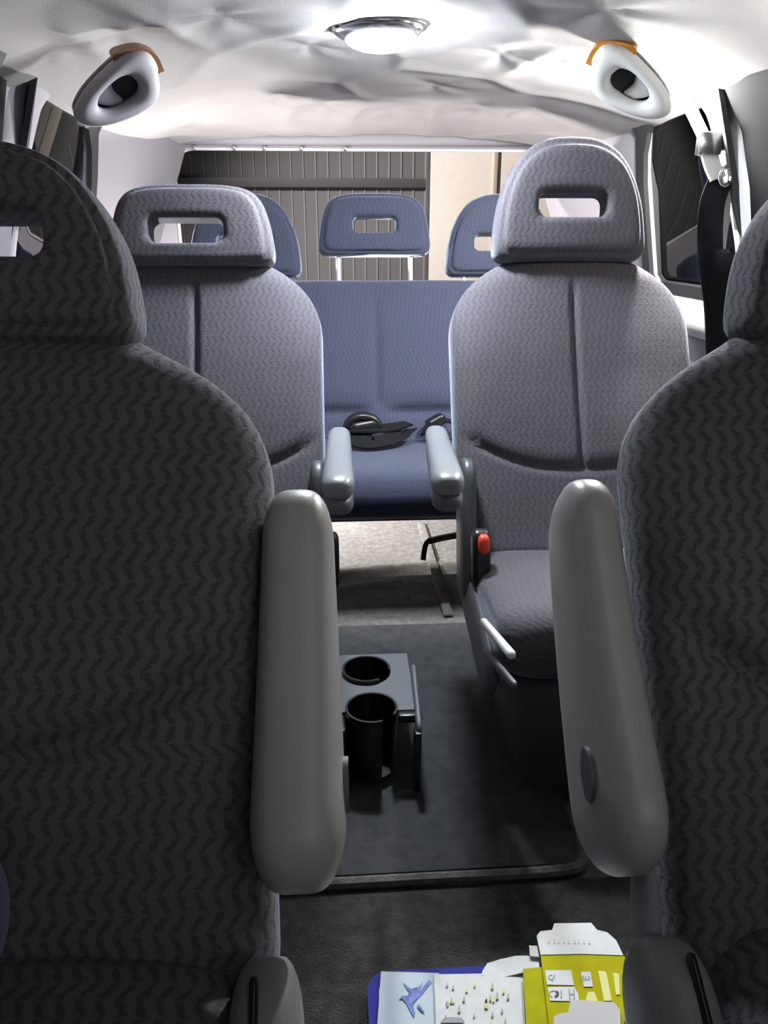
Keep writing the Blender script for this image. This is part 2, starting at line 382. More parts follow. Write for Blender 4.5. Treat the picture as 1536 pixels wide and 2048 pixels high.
# ---------------------------------------------------------------- outside behind the van
struct(box('ground', (-6, 3.1, -.45), (8, 9, -.32), M['ground'], 0))
gt = thing('sliding_gate', 'tall grey sheet metal gate with upright boards seen through the rear window', 'gate', (-1, 6, -.32))
GB = bmesh.new()
pr_ = [(0, 0), (.012, -.0), (.016, -.0), (.08, 0)]
prof = [(0, .0), (.072, .0), (.076, -.005), (.0835, -.005), (.0875, .0)]
for x, y in prof: GB.verts.new((x, y, 0)); GB.verts.new((x, y, 2.75)); 
for x, y in prof[::-1]: GB.verts.new((x, y + .006, 0)); GB.verts.new((x, y + .006, 2.75))
GB.verts.ensure_lookup_table(); n_ = len(GB.verts) // 2
for i in range(n_): GB.faces.new((GB.verts[2 * i], GB.verts[2 * i + 1], GB.verts[2 * ((i + 1) % n_) + 1], GB.verts[2 * ((i + 1) % n_)]))
me = bpy.data.meshes.new('board'); bmesh.ops.recalc_face_normals(GB, faces=GB.faces[:])
GB.to_mesh(me); GB.free(); me.materials.append(M['gate']); me.materials.append(M['rib'])
for p in me.polygons:
    if p.center.y < -.004 and p.normal.y < -.5: p.material_index = 1
for k in range(30):
    o = bpy.data.objects.new('board', me); C.objects.link(o); part(o, gt); o.location = (.572 - .0875 * (k + 1), 6.0, -.30)
part(box('rail', (-2.06, 5.972, 1.20), (.575, 5.984, 1.262), M['rail'], .003), gt)
part(box('rail', (-2.06, 5.972, .10), (.575, 5.984, .162), M['rail'], .003), gt)
part(box('gate_post', (.565, 5.96, -.32), (.592, 6.03, 2.5), M['rail'], .003), gt)
wo = struct(box('wall_outside', (.595, 5.95, -.32), (7, 6.2, 3.6), M['render'], .004))
t_ = box('edge_strip', (1.045, 5.935, -.32), (1.075, 5.955, 3.6), mat('wall_shadow_joint', (.55, .45, .36), .9), .002); t_.parent = wo

# ---------------------------------------------------------------- seats
X1 = V((1, 0, 0))
FRONT_TH = [math.radians(a) for a in ([225 + 90 * i / 120 for i in range(121)] + [-45 + 90 * i / 16 for i in range(1, 16)] + [45 + 90 * i / 20 for i in range(21)] + [135 + 90 * i / 16 for i in range(1, 16)])]
FRONT_TH = FRONT_TH[141:] + FRONT_TH[:141]
def seat_back(name, cx, base, spine, hw, depth, mat_, smile_s, shoulder=.19, crease=True, wbot=.93, rows=120, smile_k=.10, gs=1.0):
    """backrest: rings along the spine (y, z of the front face); shoulders rounded off; smile seam and centre crease pressed in"""
    P = curve_pts(spine, rows)
    L = [0]
    for a, b in zip(P, P[1:]): L.append(L[-1] + math.hypot(b[0] - a[0], b[1] - a[1]))
    T = L[-1]; secs = []
    for i, (y, z) in enumerate(P):
        a = P[max(i - 1, 0)]; b = P[min(i + 1, rows - 1)]
        t = V((0, b[0] - a[0], b[1] - a[1])).normalized(); nb = V((0, t.z, -t.y))
        s = L[i]; q = max(0, (s - (T - shoulder)) / shoulder); q = min(q, .995)
        w_ = hw * (1 - q ** 2.3) ** (1 / 2.3)
        w_ *= lerp(wbot, 1, sstep(0, .22, s))
        qb = max(0, 1 - s / .05); w_ *= (1 - (.25 if wbot < 1 else .05) * qb ** 2)
        qd = max(0, (s - (T - .07)) / .07); d = depth * (1 - min(qd, .99) ** 2.4) ** (1 / 2.4) * (1 - .35 * qb ** 2)
        d = max(d, .012); w_ = max(w_, .02)
        secs.append((V((cx, y, z)) + nb * depth * .5, X1, nb, w_, d * .5, 3.2))
    def disp(x, yn, s, a, R, U):
        if yn > -.2: return V()
        k = min(1, (-yn - .2) / .5); xn = x / hw
        d = .020 * abs(xn) ** 2.2 * sstep(T - .05, T - .22, s) - .006           # side bolsters
        ss = smile_s + smile_k * abs(xn) ** 2.6
        f = sstep(1.0, .82, abs(xn))
        d += f * (-.010 * gs * gauss(s - ss, .0055) + gs * .006 * sstep(0, .035, s - ss) * sstep(.20, .05, s - ss) - .003 * gs ** 2 * sstep(.03, -.02, s - ss))
        if crease: d -= .009 * gauss(x, .0048) * sstep(ss - .005, ss + .01, s) * sstep(T - .02, T - .10, s)
        d += .003 * noise.noise(V((x * 7 + cx * 10, s * 7, cx)))
        return U * (-d * k)
    return loft(name, secs, mat_, FRONT_TH, disp)
TALL = [(.0, 0), (.80, 0), (.93, .015), (.995, .08), (.985, .25), (.94, .45), (.86, .62), (.73, .79), (.55, .915), (.30, .985), (0, 1.0)]
SHORT = [(.0, 0), (.80, 0), (.94, .03), (1.0, .13), (.985, .34), (.94, .58), (.86, .80), (.72, .93), (.50, .985), (.25, 1.0), (0, 1.0)]
def headrest(name, c, hw, h, lean, thick, outline, slot, mat_, nth=120, nph=72, sox=0):
    """c = middle of the bottom edge of the front face; slot = (half width, half height, centre height) of the opening"""
    half = curve_pts(outline, 80)
    O = [(x * hw, z * h) for x, z in half] + [(-x * hw, z * h) for x, z in half[::-1][1:-1]]
    sw, sh, sz = slot
    Hh = [(x, z + sz) for x, z in rrect(-sw, -sh, sw, sh, min(sh, sw) * .72, 8)]
    def bydir(P, cx, cz, th):
        d = (math.cos(th), math.sin(th)); best = None
        for i in range(len(P)):
            (x1, z1), (x2, z2) = P[i], P[(i + 1) % len(P)]
            x1 -= cx; x2 -= cx; z1 -= cz; z2 -= cz
            den = d[0] * (z2 - z1) - d[1] * (x2 - x1)
            if abs(den) < 1e-12: continue
            t = (x1 * (z2 - z1) - z1 * (x2 - x1)) / den; u = (x1 * d[1] - z1 * d[0]) / den
            if t > 0 and -1e-6 <= u <= 1 + 1e-6 and (best is None or t > best): best = t
        return (cx + d[0] * best, cz + d[1] * best)
    if sox: Hh = [(x + sox, z) for x, z in Hh]
    cl, sl_ = math.cos(lean), math.sin(lean); tz = V((0, sl_, cl)); ty = V((0, cl, -sl_)); c = V(c)
    bm = bmesh.new(); uvl = bm.loops.layers.uv.new('uv'); rings = []; uvs = {}
    for i in range(nth):
        a = 2 * PI * i / nth
        # directions stretched so that the wide slot gets even samples
        th = math.atan2(math.sin(a) * .8, math.cos(a) * 1.0)
        o = bydir(O, 0, sz, th); hh = bydir(Hh, sox, sz, math.atan2(math.sin(a) * sh * 1.15, math.cos(a) * sw))
        ring = []
        for j in range(nph):
            ph = 2 * PI * j / nph; x, y = se_pt(ph, 3.2 if math.cos(ph) > 0 else 7)
            m_ = ((o[0] + hh[0]) / 2, (o[1] + hh[1]) / 2); r_ = ((o[0] - hh[0]) / 2, (o[1] - hh[1]) / 2)
            px, pz = m_[0] + r_[0] * x, m_[1] + r_[1] * x
            py = thick * .5 * y * (1 if y < 0 else lerp(1, .15, sstep(.5, -.9, x)))
            if y < 0:
                py -= .006 * math.exp(-((px / hw) ** 2 + ((pz - sz) / h) ** 2) * 2)
            gq = .004 * gauss((ph - 2 * PI if ph > PI else ph) + .86, .07) + .004 * gauss(ph - .86, .07)
            pr2 = math.hypot(px, pz - sz) + 1e-6; px -= gq * px / pr2; pz -= gq * (pz - sz) / pr2; py -= gq * (1 if y > 0 else -1)
            p = c + X1 * px + tz * pz + ty * (py + thick * .5)
            v = bm.verts.new(p); ring.append(v); rr = math.hypot(px, pz - sz) + 1e-6; dd = (py + thick / 2) / rr; uvs[v] = (px * (1 + dd), pz + (pz - sz) * dd)
        rings.append(ring)
    for i in range(nth):
        for j in range(nph):
            f = bm.faces.new((rings[i][j], rings[i][(j + 1) % nph], rings[(i + 1) % nth][(j + 1) % nph], rings[(i + 1) % nth][j]))
            for l in f.loops: l[uvl].uv = uvs[l.vert]
    return obj(name, bm, mat_, sharp=None)
def seat_cushion(name, cx, y0, y1, ztop, zbot, hw, mat_, tilt=.03, front_r=.07):
    """seat cushion: rings from back (y1) to the rounded front edge (y0)"""
    secs = []; n = 40; H = (ztop - zbot) / 2
    for i in range(n + 1):
        y = lerp(y1, y0, i / n); q = max(0, 1 - (y - y0) / front_r); q = min(q, .995); k = (1 - q ** 2.5) ** (1 / 2.5)
        secs.append((V((cx, y, (ztop + zbot) / 2 + tilt * (y1 - y) / (y1 - y0))), X1, V((0, 0, 1)), hw * (.75 + .25 * k), max(.01, H * k), 3.6))
    def disp(x, yn, s, a, R, U):
        if yn < .2: return V()
        return U * (.014 * abs(x / hw) ** 2.5 - .004 + .003 * noise.noise(V((x * 8, s * 8, cx))))
    return loft(name, secs, mat_, rect_th(96), disp)
def arm_loft(name, secs, mat_, n=40): return loft(name, secs, mat_, rect_th(n))
def capsule(name, a, b, R, ra, rb, mat_, n=3, steps=16):
    """rounded bar from a to b: half width ra across R, half depth rb across the other side"""
    a, b = V(a), V(b); t = (b - a).normalized(); R = (V(R) - t * V(R).dot(t)).normalized(); U = t.cross(R); L = (b - a).length; secs = []
    cap = min(rb, L * .45)
    for i in range(steps + 1):
        x = .5 - .5 * math.cos(PI * i / steps); s = x * L; e = min(s, L - s); q = max(0, 1 - e / cap); k = max(.06, (1 - min(q, .999) ** 2.3) ** (1 / 2.3))
        secs.append((a + t * s, R, U, ra * (.35 + .65 * k), rb * k, n))
    return loft(name, secs, mat_, rect_th(32))

# --- the two near seats, seen from the dashboard
fspine = [(.395, .34), (.44, .42), (.515, .545), (.60, .68), (.66, .765), (.695, .815), (.705, .84)]
def near_seat(sgn, label):
    cx = .43 * sgn
    t = thing('front_seat', label, 'seat', (cx, .3, 0), 'two near seats with raised armrests')
    part(seat_back('backrest', cx, 0, fspine, .268, .12, M['front'], .205, shoulder=.16, crease=True, gs=1.7, smile_k=.12, wbot=1.015), t)
    part(headrest('headrest', (cx, .685, .815), .150, .175, math.radians(17), .092, TALL, (.078, .019, .09), M['front']), t)
    part(seat_cushion('seat_cushion', cx, -.12, .44, .395, .22, .255, M['front']), t)
    part(box('seat_base', (cx - .2, -.05, 0), (cx + .2, .42, .24), M['dark'], .02), t)
    ax = -.138 if sgn < 0 else .112; hw_ = .037 if sgn < 0 else .0275
    axis = V((0, .225, .245)).normalized(); secs = []
    p0 = V((ax, .435, .446)); L = .312 if sgn < 0 else .320
    R = X1; U = axis.cross(R)
    for i in range(41):
        x = .5 - .5 * math.cos(PI * i / 40); s = x * L
        q0 = max(0, 1 - s / .055); q1 = max(0, 1 - (L - s) / .05); k = (1 - min(max(q0, q1), .998) ** 2.2) ** (1 / 2.2)
        wd = lerp(hw_, hw_ * (.78 if sgn < 0 else .86), s / L); dp = lerp(.056, .038, s / L) if sgn < 0 else lerp(.075, .052, s / L)
        secs.append((p0 + axis * s + U * (dp - .056) + V((0, .012 * math.sin(PI * s / L), 0)), R, U, wd * (.25 + .75 * k), dp * max(.05, k), 2.7))
    arm = part(loft('armrest', secs, M['arm'], rect_th(56)), t)
    q = at(1155, 1585, X=ax + sgn * -hw_) if sgn > 0 else at(691, 1570, X=ax + hw_)
    cap_ = plate('pivot_cap', circ(0, 0, .014, 24, .022), [], lambda a, b, h: V((ax - sgn * (hw_ - .003 + h), .480 + a * .8 + b * .5, .505 + b * .8 - a * .5)), .004, M['greyp'])
    cap_.parent = arm
    sx = -.163 if sgn < 0 else .134
    part(capsule('recliner_cover', (sx - sgn * .004, .30, .30), (sx, .435, .385), (1, 0, 0), .026, .055, M['shieldp'], 3), t)
    part(capsule('cover_slot', (sx + sgn * .003, .345, .394), (sx + sgn * .005, .392, .4195), (1, 0, 0), .003, .005, M['black'], 2.5), t)
    if sgn > 0: part(capsule('side_gusset', at(1288, 1725, Y=.475), at(1294, 1905, Y=.432), (1, 0, 0), .0085, .02, M['gusset'], 2.5), t)
    return t
near_seat(-1, 'near left front seat in dark patterned cloth, armrest raised upright')
near_seat(1, 'near right front seat in dark patterned cloth cut by the frame edge, armrest raised upright')

# --- second row
rspine = [(1.285, .31), (1.335, .385), (1.40, .50), (1.46, .62), (1.52, .745), (1.555, .83), (1.568, .872)]
def captain(sgn, label, tall):
    cx = .366 if sgn > 0 else -.371; ix = cx - sgn * .241
    t = thing('captain_chair', label, 'seat', (cx, 1.2, 0), 'pair of middle row seats')
    part(seat_back('backrest', cx, 0, rspine, .242, .115, M['rear'], .20, shoulder=.17, smile_k=.085, gs=.7), t)
    if tall: part(headrest('headrest', (cx - .005, 1.548, .852), .150, .232, math.radians(12), .095, TALL, (.067, .0225, .102), M['rear']), t)
    else: part(headrest('headrest', (cx - .003, 1.545, .845), .156, .150, math.radians(14), .095, SHORT, (.069, .0235, .062), M['rear'], sox=-.008), t)
    part(seat_cushion('seat_cushion', cx, 1.005, 1.34, .340, .205, .228, M['rear'], .02), t)
    # plastic skirt: wide under the cushion, drawn in at the floor
    secs = []
    for i in range(11):
        q = i / 10; z = .008 + .235 * q; e = q ** 1.3
        x0 = lerp(.185, .128, e); yf = lerp(1.035, .99, e); yb = lerp(1.36, 1.37, q)
        inner = x0 - .113; c_in = ix + sgn * inner
        xo = cx + sgn * lerp(.17, .235, e)
        secs.append((V(((c_in + xo) / 2, (yf + yb) / 2, z)), X1, V((0, 1, 0)), abs(xo - c_in) / 2, (yb - yf) / 2, 7))
    part(loft('seat_base', secs, M['shield'], rect_th(64), sharp=35), t)
    # inner side shield with its ribs, recliner cover, buckle
    part(capsule('side_shield', (ix + sgn * .016, 1.07, .205), (ix + sgn * .012, 1.33, .275), (1, 0, 0), .013, .05, M['greyp'], 3), t)
    a_, b_ = ((965, 1242), (1025, 1312))
    if sgn > 0:
        p, q = at(*a_, X=.119), at(*b_, X=.126)
        part(capsule('release_lever', p, q, (1, 0, 0), .006, .0065, M['white'], 2.5), t)
        p, q = at(968, 1300, X=.123), at(1030, 1372, X=.140)
        part(capsule('shield_rib', p, q, (1, 0, 0), .005, .006, M['greyp'], 2.5), t)
    part(capsule('recliner_cover', (ix + sgn * .006, 1.285, .255), (ix + sgn * .012, 1.385, .50), (1, 0, 0), .016, .045, M['shield'], 3), t)
    bx = .147 if sgn > 0 else -.122
    bk = part(capsule('buckle', (bx, 1.245, .30), (bx, 1.262, .405), (1, 0, 0), .017, .020, M['black'], 4), t)
    rb = loft('red_button', [((bx + sgn * .002, 1.235 + .006 * i / 8, .368 + .033 * i / 8), X1, V((0, 1, 0)), .0105 * (1 - abs(i / 4 - 1) ** 4 * .5), .010 * (1 - abs(i / 4 - 1) ** 4 * .5), 3) for i in range(9)], M['red'], rect_th(20))
    rb.parent = bk; rb['label'] = 'red release button'
    # lowered armrest pointing at the camera
    if sgn > 0: A, B = V((.088, 1.46, .515)), V((.060, 1.075, .530))
    else: A, B = V((-.100, 1.46, .515)), V((-.105, 1.075, .528))
    ax = (B - A).normalized(); U = V((0, 0, 1)); U = (U - ax * U.dot(ax)).normalized(); R = ax.cross(U); L = (B - A).length
    def arm(lo, hi, grow_):
        secs = []
        for i in range(33):
            x = .5 - .5 * math.cos(PI * i / 32); s = x * L; q = max(0, 1 - (L - s) / .04, 1 - s / .03); k = (1 - min(q, .998) ** 2.3) ** (1 / 2.3)
            w_ = lerp(.021, .026, s / L) * grow_
            secs.append((A + ax * s + U * (lo + hi) / 2, R, U, w_ * (.3 + .7 * k), (hi - lo) / 2 * max(.05, .35 + .65 * k), 2.6))
        return secs
    am = part(loft('armrest', arm(-.006, .034, 1), M['arm2'], rect_th(40)), t)
    sh = loft('armrest_shell', arm(-.030, .004, .93), M['greyp'], rect_th(40)); sh.parent = am
    return t
captain(-1, 'left middle row seat with low slotted headrest and lowered armrest', False)
captain(1, 'right middle row seat with tall slotted headrest and lowered armrest', True)

# --- rear bench
bn = thing('bench_seat', 'wide rear bench seat in blue grey cloth below the rear window', 'seat', (.01, 2.0, 0))
bsp = [(2.03, .29), (2.08, .37), (2.15, .50), (2.21, .64), (2.245, .73), (2.258, .778)]
def bench_back():
    P = curve_pts(bsp, 90); L = [0]
    for a, b in zip(P, P[1:]): L.append(L[-1] + math.hypot(b[0] - a[0], b[1] - a[1]))
    T = L[-1]; secs = []
    for i, (y, z) in enumerate(P):
        a = P[max(i - 1, 0)]; b = P[min(i + 1, 89)]; t = V((0, b[0] - a[0], b[1] - a[1])).normalized(); nb = V((0, t.z, -t.y))
        qd = max(0, (L[i] - (T - .035)) / .035); k = (1 - min(qd, .995) ** 2.4) ** (1 / 2.4)
        secs.append((V((.01, y, z)) + nb * .06, X1, nb, .64 * (.97 + .03 * k), .06 * max(.06, k), 5))
    def disp(x, yn, s, a, R, U):
        if yn > -.3: return V()
        x -= 0; d = .006
        f = 1 - gauss(x, .03)
        d += -.020 * gauss(s - .165, .010) * f - .006 * gauss(x, .010) * sstep(.16, .2, s) * sstep(T - .02, T - .12, s)
        d += .010 * sstep(.17, .23, s) * (gauss(abs(x) - .14, .09))
        return U * -d
    return loft('backrest', secs, M['bench'], [math.radians(a) for a in ([225 + 90 * i / 200 for i in range(201)] + [-45 + 90 * i / 10 for i in range(1, 10)] + [45 + 90 * i / 20 for i in range(21)] + [135 + 90 * i / 10 for i in range(1, 10)])], disp)
part(bench_back(), bn)
part(seat_cushion('seat_cushion', .01, 1.70, 2.12, .365, .235, .63, M['bench'], .012, .06), bn)
for hx, sh in ((.011, 'SHORT'), (.372, 'TALL'), (-.352, 'TALL')):
    if sh == 'SHORT':
        hr = part(headrest('headrest', (hx, 2.265, .842), .158, .166, math.radians(10), .085, SHORT, (.060, .0205, .080), M['bench']), bn)
    else:
        hr = part(headrest('headrest', (hx, 2.262, .785), .156, .225, math.radians(10), .085, TALL, (.078, .022, .09), M['bench']), bn)
    for sx in (-1, 1):
        x = hx + sx * .103 + (0 if sx < 0 else -.0)
        p = tube('post', [(x, 2.292, .765), (x, 2.31, .858)], .0072, M['steel'], 12); p.parent = hr
for lx in (-.42, .44):
    part(box('leg', (lx - .03, 1.82, 0), (lx + .03, 2.16, .25), M['dark'], .01), bn)
part(box('seat_pan', (-.58, 1.78, .225), (.6, 2.2, .25), M['dark'], .006), bn)
hp = [at(905, 1072, Y=1.93), at(858, 1082, Y=1.915), at(851, 1090, Y=1.91), at(846, 1120, Y=1.90)]
hp[0].z += .0
part(ribbon('latch_handle', [(.44, 1.95, .15), tuple(hp[0]), tuple(hp[1])], .016, .008, M['black'], (0, 0, 1), 12), bn)
part(ribbon('latch_handle', [tuple(hp[1] + V((.004, 0, .004))), tuple(hp[2]), tuple(hp[3])], .014, .008, M['black'], (1, 0, 0), 10), bn)

# --- lap belts lying in the crease of the bench
lb = thing('lap_belt', 'black lap belt and buckle loop lying on the rear bench left of centre', 'seat belt', (-.02, 2.0, .37), 'lap belts on the bench')
part(ribbon('strap', [(-.05, 2.05, .405), (-.06, 1.99, .39), (-.02, 1.95, .385, 20), (.03, 1.97, .388, 10), (.05, 2.04, .402)], .045, .004, M['belt'], (1, 0, 0)), lb)
part(loft('buckle_sleeve', [((-.035 + .075 * math.sin(PI * i / 12 - PI / 2) * .6, 2.035, .40 + .035 * math.cos(PI * i / 12 - PI / 2)), V((0, 1, 0)), V((math.sin(PI * i / 12 - PI / 2), 0, math.cos(PI * i / 12 - PI / 2))), .02, .010, 4) for i in range(13)], M['black'], rect_th(20)), lb)
part(capsule('buckle', (-.075, 2.035, .398), (.015, 2.045, .412), (0, 1, 0), .03, .022, M['black'], 3.5), lb)
part(ribbon('strap', [(-.075, 2.02, .40), (-.02, 2.01, .402), (.04, 2.025, .404, 10), (.09, 2.045, .41)], .05, .005, M['belt'], (0, 1, 0)), lb)
part(ribbon('strap', [(-.09, 1.98, .388), (-.03, 1.93, .383, 15), (.05, 1.96, .386), (.095, 2.02, .40)], .04, .004, M['belt'], (0, 1, 0)), lb)
lb2 = thing('lap_belt', 'black lap belt lying on the rear bench behind the right lowered armrest', 'seat belt', (.16, 2.0, .37), 'lap belts on the bench')
part(ribbon('strap', [(.132, 2.0, .392), (.15, 2.02, .405, 20), (.19, 2.03, .42), (.26, 2.0, .40)], .045, .004, M['belt'], (0, 1, 0)), lb2)
part(capsule('buckle', (.14, 2.05, .40), (.19, 2.06, .425), (0, 1, 0), .02, .014, M['black'], 4), lb2)

# ---------------------------------------------------------------- lamps of the van
dm = thing('dome_light', 'lit oval dome light with dark bezel on the ceiling', 'lamp', (-.02, 1.535, 1.225))
cxd, cyd, czd = -.020, 1.535, 1.226
part(loft('bezel', [((cxd, cyd, czd + .012 - .026 * i / 10), X1, V((0, 1, 0)), .080 * (1 - .35 * (i / 10) ** 3), .062 * (1 - .35 * (i / 10) ** 3), 2.2) for i in range(11)], M['chrome'], rect_th(48)), dm)
part(loft('bezel_ring', [((cxd, cyd, czd + .016 - .010 * i / 4), X1, V((0, 1, 0)), .086, .068, 2.2) for i in range(5)], M['shield'], rect_th(48)), dm)
part(loft('lens', [((cxd + .006, cyd - .004, czd - .012 - .020 * math.sin(PI / 2 * i / 10)), X1, V((0, 1, 0)), .062 * math.cos(PI / 2 * min(i / 10, .97)), .046 * math.cos(PI / 2 * min(i / 10, .97)), 2.1) for i in range(11)], M['lens'], rect_th(40)), dm)
for rx, ry, rz, lab in ((.575, 1.70, 1.178, 'lit reading lamp on the right roof edge between grab handle and belt anchor'),
                        (.590, 1.16, 1.170, 'lit reading lamp on the right roof edge above the near right seat')):
    rd = thing('reading_lamp', lab, 'lamp', (rx, ry, rz), 'reading lamps along the right roof edge')
    part(loft('housing', [((rx, ry, rz + .016 - .020 * i / 6), X1, V((0, 1, 0)), .030 - .006 * (i / 6) ** 2, .036 - .006 * (i / 6) ** 2, 3) for i in range(7)], M['white'], rect_th(32)), rd)
    el = [PI * (i + .3) / 14.6 for i in range(15)]
    part(loft('lens', [((rx, ry, rz - .024 + .022 * math.cos(a)), X1, V((0, 1, 0)), .030 * math.sin(a), .036 * math.sin(a), 2.1) for a in el], M['lens2' if ry > 1.5 else 'lens4'], rect_th(28)), rd)
cg = thing('cargo_lamp', 'small cargo lamp on the left rear wall behind the bench', 'lamp', (-.76, 2.50, .60))
_c = V((-.745, 2.50, .60)); _n = V((.56, -.28, -.78)).normalized(); _a = V((.30, .62, 0)).normalized(); _b = _n.cross(_a)
part(box('housing', (-.79, 2.42, .56), (-.755, 2.58, .65), M['white'], .006), cg)
part(plate('lens', rrect(-.065, -.035, .065, .035, .008), [], lambda a, b, h: _c + _a * a + _b * b + _n * h, .012, M['lens3']), cg)
part(plate('hood', rrect(-.072, -.042, .072, .042, .01), [], lambda a, b, h: _c + _a * a + _b * b + _n * (h - .014), .013, M['shield']), cg)

# ---------------------------------------------------------------- grab handles
def grab(sgn, label):
    t = thing('grab_handle', label, 'handle', (sgn * .45, 1.53, 1.16), 'grab handles under the roof')
    # plane of the handle: centre c, axes e1 (along the roof edge, towards the camera and out) and e2 (inwards and up)
    c = (at(1260, 166, Y=1.53) if sgn > 0 else at(235, 180, Y=1.53))
    n = V((-sgn * .35, -.80, -.45)).normalized()
    e1 = V((sgn * .88, -.15, -.42)); e1 = (e1 - n * e1.dot(n)).normalized(); e2 = n.cross(e1) * (1 if sgn > 0 else -1)
    if e2.z < 0: e2 = -e2
    def P(a, b, h): return c + e1 * (a * .93) + e2 * (b * .93) + n * h
    outer = [(x, y) for x, y in curve_pts([(-.088, .01), (-.08, .038), (-.045, .050), (.0, .042), (.060, .022), (.095, -.004), (.08, -.03), (.03, -.045), (-.03, -.047), (-.068, -.032), (-.085, .01)], 60)[:-1]]
    inner = [(x, y) for x, y in curve_pts([(-.040, .0), (-.030, .018), (-.004, .021), (.032, .010), (.046, -.008), (.028, -.021), (-.016, -.022), (-.034, -.014), (-.040, .0)], 48)[:-1]]
    # ring with a rounded section
    bm = bmesh.new(); rings = []; N = 72; K = 16
    def by(Pl, th):
        d = (math.cos(th), math.sin(th)); best = 0
        for i in range(len(Pl)):
            (x1, z1), (x2, z2) = Pl[i], Pl[(i + 1) % len(Pl)]; den = d[0] * (z2 - z1) - d[1] * (x2 - x1)
            if abs(den) < 1e-12: continue
            tt = (x1 * (z2 - z1) - z1 * (x2 - x1)) / den; u = (x1 * d[1] - z1 * d[0]) / den
            if tt > 0 and -1e-6 <= u <= 1 + 1e-6: best = max(best, tt)
        return best
    for i in range(N):
        th = 2 * PI * i / N; ro, ri = by(outer, th), by(inner, th); ring = []
        for j in range(K):
            x, y = se_pt(2 * PI * j / K, 2.6); r_ = (ro + ri) / 2 + (ro - ri) / 2 * x
            ring.append(bm.verts.new(P(r_ * math.cos(th), r_ * math.sin(th), y * .020 + .004 * (1 if r_ > 0 else 0))))
        rings.append(ring)
    for i in range(N):
        for j in range(K): bm.faces.new((rings[i][j], rings[i][(j + 1) % K], rings[(i + 1) % N][(j + 1) % K], rings[(i + 1) % N][j]))
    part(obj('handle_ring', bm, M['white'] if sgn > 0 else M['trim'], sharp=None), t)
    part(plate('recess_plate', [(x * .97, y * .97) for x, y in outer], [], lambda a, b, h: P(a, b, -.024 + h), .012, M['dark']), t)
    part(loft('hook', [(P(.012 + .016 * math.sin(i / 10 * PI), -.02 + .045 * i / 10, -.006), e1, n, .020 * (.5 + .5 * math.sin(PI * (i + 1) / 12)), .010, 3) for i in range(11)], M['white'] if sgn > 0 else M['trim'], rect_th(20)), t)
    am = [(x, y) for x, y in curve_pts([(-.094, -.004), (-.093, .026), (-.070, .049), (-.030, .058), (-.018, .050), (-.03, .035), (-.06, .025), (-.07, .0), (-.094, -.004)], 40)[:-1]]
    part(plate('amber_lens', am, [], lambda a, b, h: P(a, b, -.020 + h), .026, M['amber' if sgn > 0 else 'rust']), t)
    return t
grab(-1, 'grey grab handle under the roof above the left window')
grab(1, 'pale grab handle with amber lens under the roof above the right window')

# ---------------------------------------------------------------- shoulder belt on the right pillar
sb = thing('shoulder_belt', 'black shoulder belt hanging from a bright anchor on the right pillar', 'seat belt', (.70, 1.74, 1.0))
def pb(u, v, Y, tw=0): p = at(u, v, Y=Y - .06); return (p.x, p.y, p.z, tw)
part(ribbon('guide_bar', [pb(1368, 190, 1.80), pb(1388, 232, 1.77), pb(1412, 282, 1.735)], .020, .012, M['beltg'], (1, 0, 0), 12), sb)
c = at(1420, 288, Y=1.64)
part(box('anchor_block', c - V((.026, .012, .022)), c + V((.022, .012, .022)), M['chrome'], .006), sb)
c = at(1446, 282, Y=1.64)
part(capsule('anchor_knob', c - V((0, .012, 0)), c + V((0, .012, 0)), (1, 0, 0), .018, .018, M['black'], 2.2), sb)
part(ribbon('tongue', [pb(1418, 308, 1.70), pb(1425, 332, 1.69), pb(1436, 358, 1.68)], .036, .006, M['white'], (1, .15, 0), 10), sb)
c = at(1450, 352, Y=1.61)
part(tube('guide_ring', [c + V((.011 * math.cos(2 * PI * i / 20), -.003, .017 * math.sin(2 * PI * i / 20))) for i in range(21)], .005, M['chrome'], 10), sb)
part(ribbon('strap', [pb(1440, 362, 1.68, 10), pb(1424, 410, 1.67, 25), pb(1420, 480, 1.66, 40), pb(1424, 540, 1.65, 15), pb(1440, 620, 1.64), pb(1445, 720, 1.64)], .048, .004, M['belt'], (1, .2, 0), 40), sb)
part(ribbon('strap', [pb(1456, 365, 1.68), pb(1450, 430, 1.675, 15), pb(1440, 520, 1.665, 30), pb(1442, 600, 1.655)], .018, .004, M['beltg'], (1, .2, 0), 24), sb)
part(ribbon('strap', [pb(1436, 500, 1.65, 75), pb(1434, 550, 1.645, 25), pb(1438, 600, 1.64, 8), pb(1440, 660, 1.635), pb(1442, 740, 1.63)], .062, .007, M['belt'], (1, .1, 0), 24), sb)
ck = thing('coat_clip', 'small black clip on the pale trim beside the rear window', 'clip', (.735, 2.95, .96))
for u, v, s in ((1183, 397, .012), (1192, 396, .008), (1177, 414, .007)):
    p = at(u, v, Y=2.965); part(capsule('clip_finger', p - V((s, 0, 0)), p + V((s, .004, 0)), (0, 1, 0), .005, .005, M['black'], 2.4), ck)

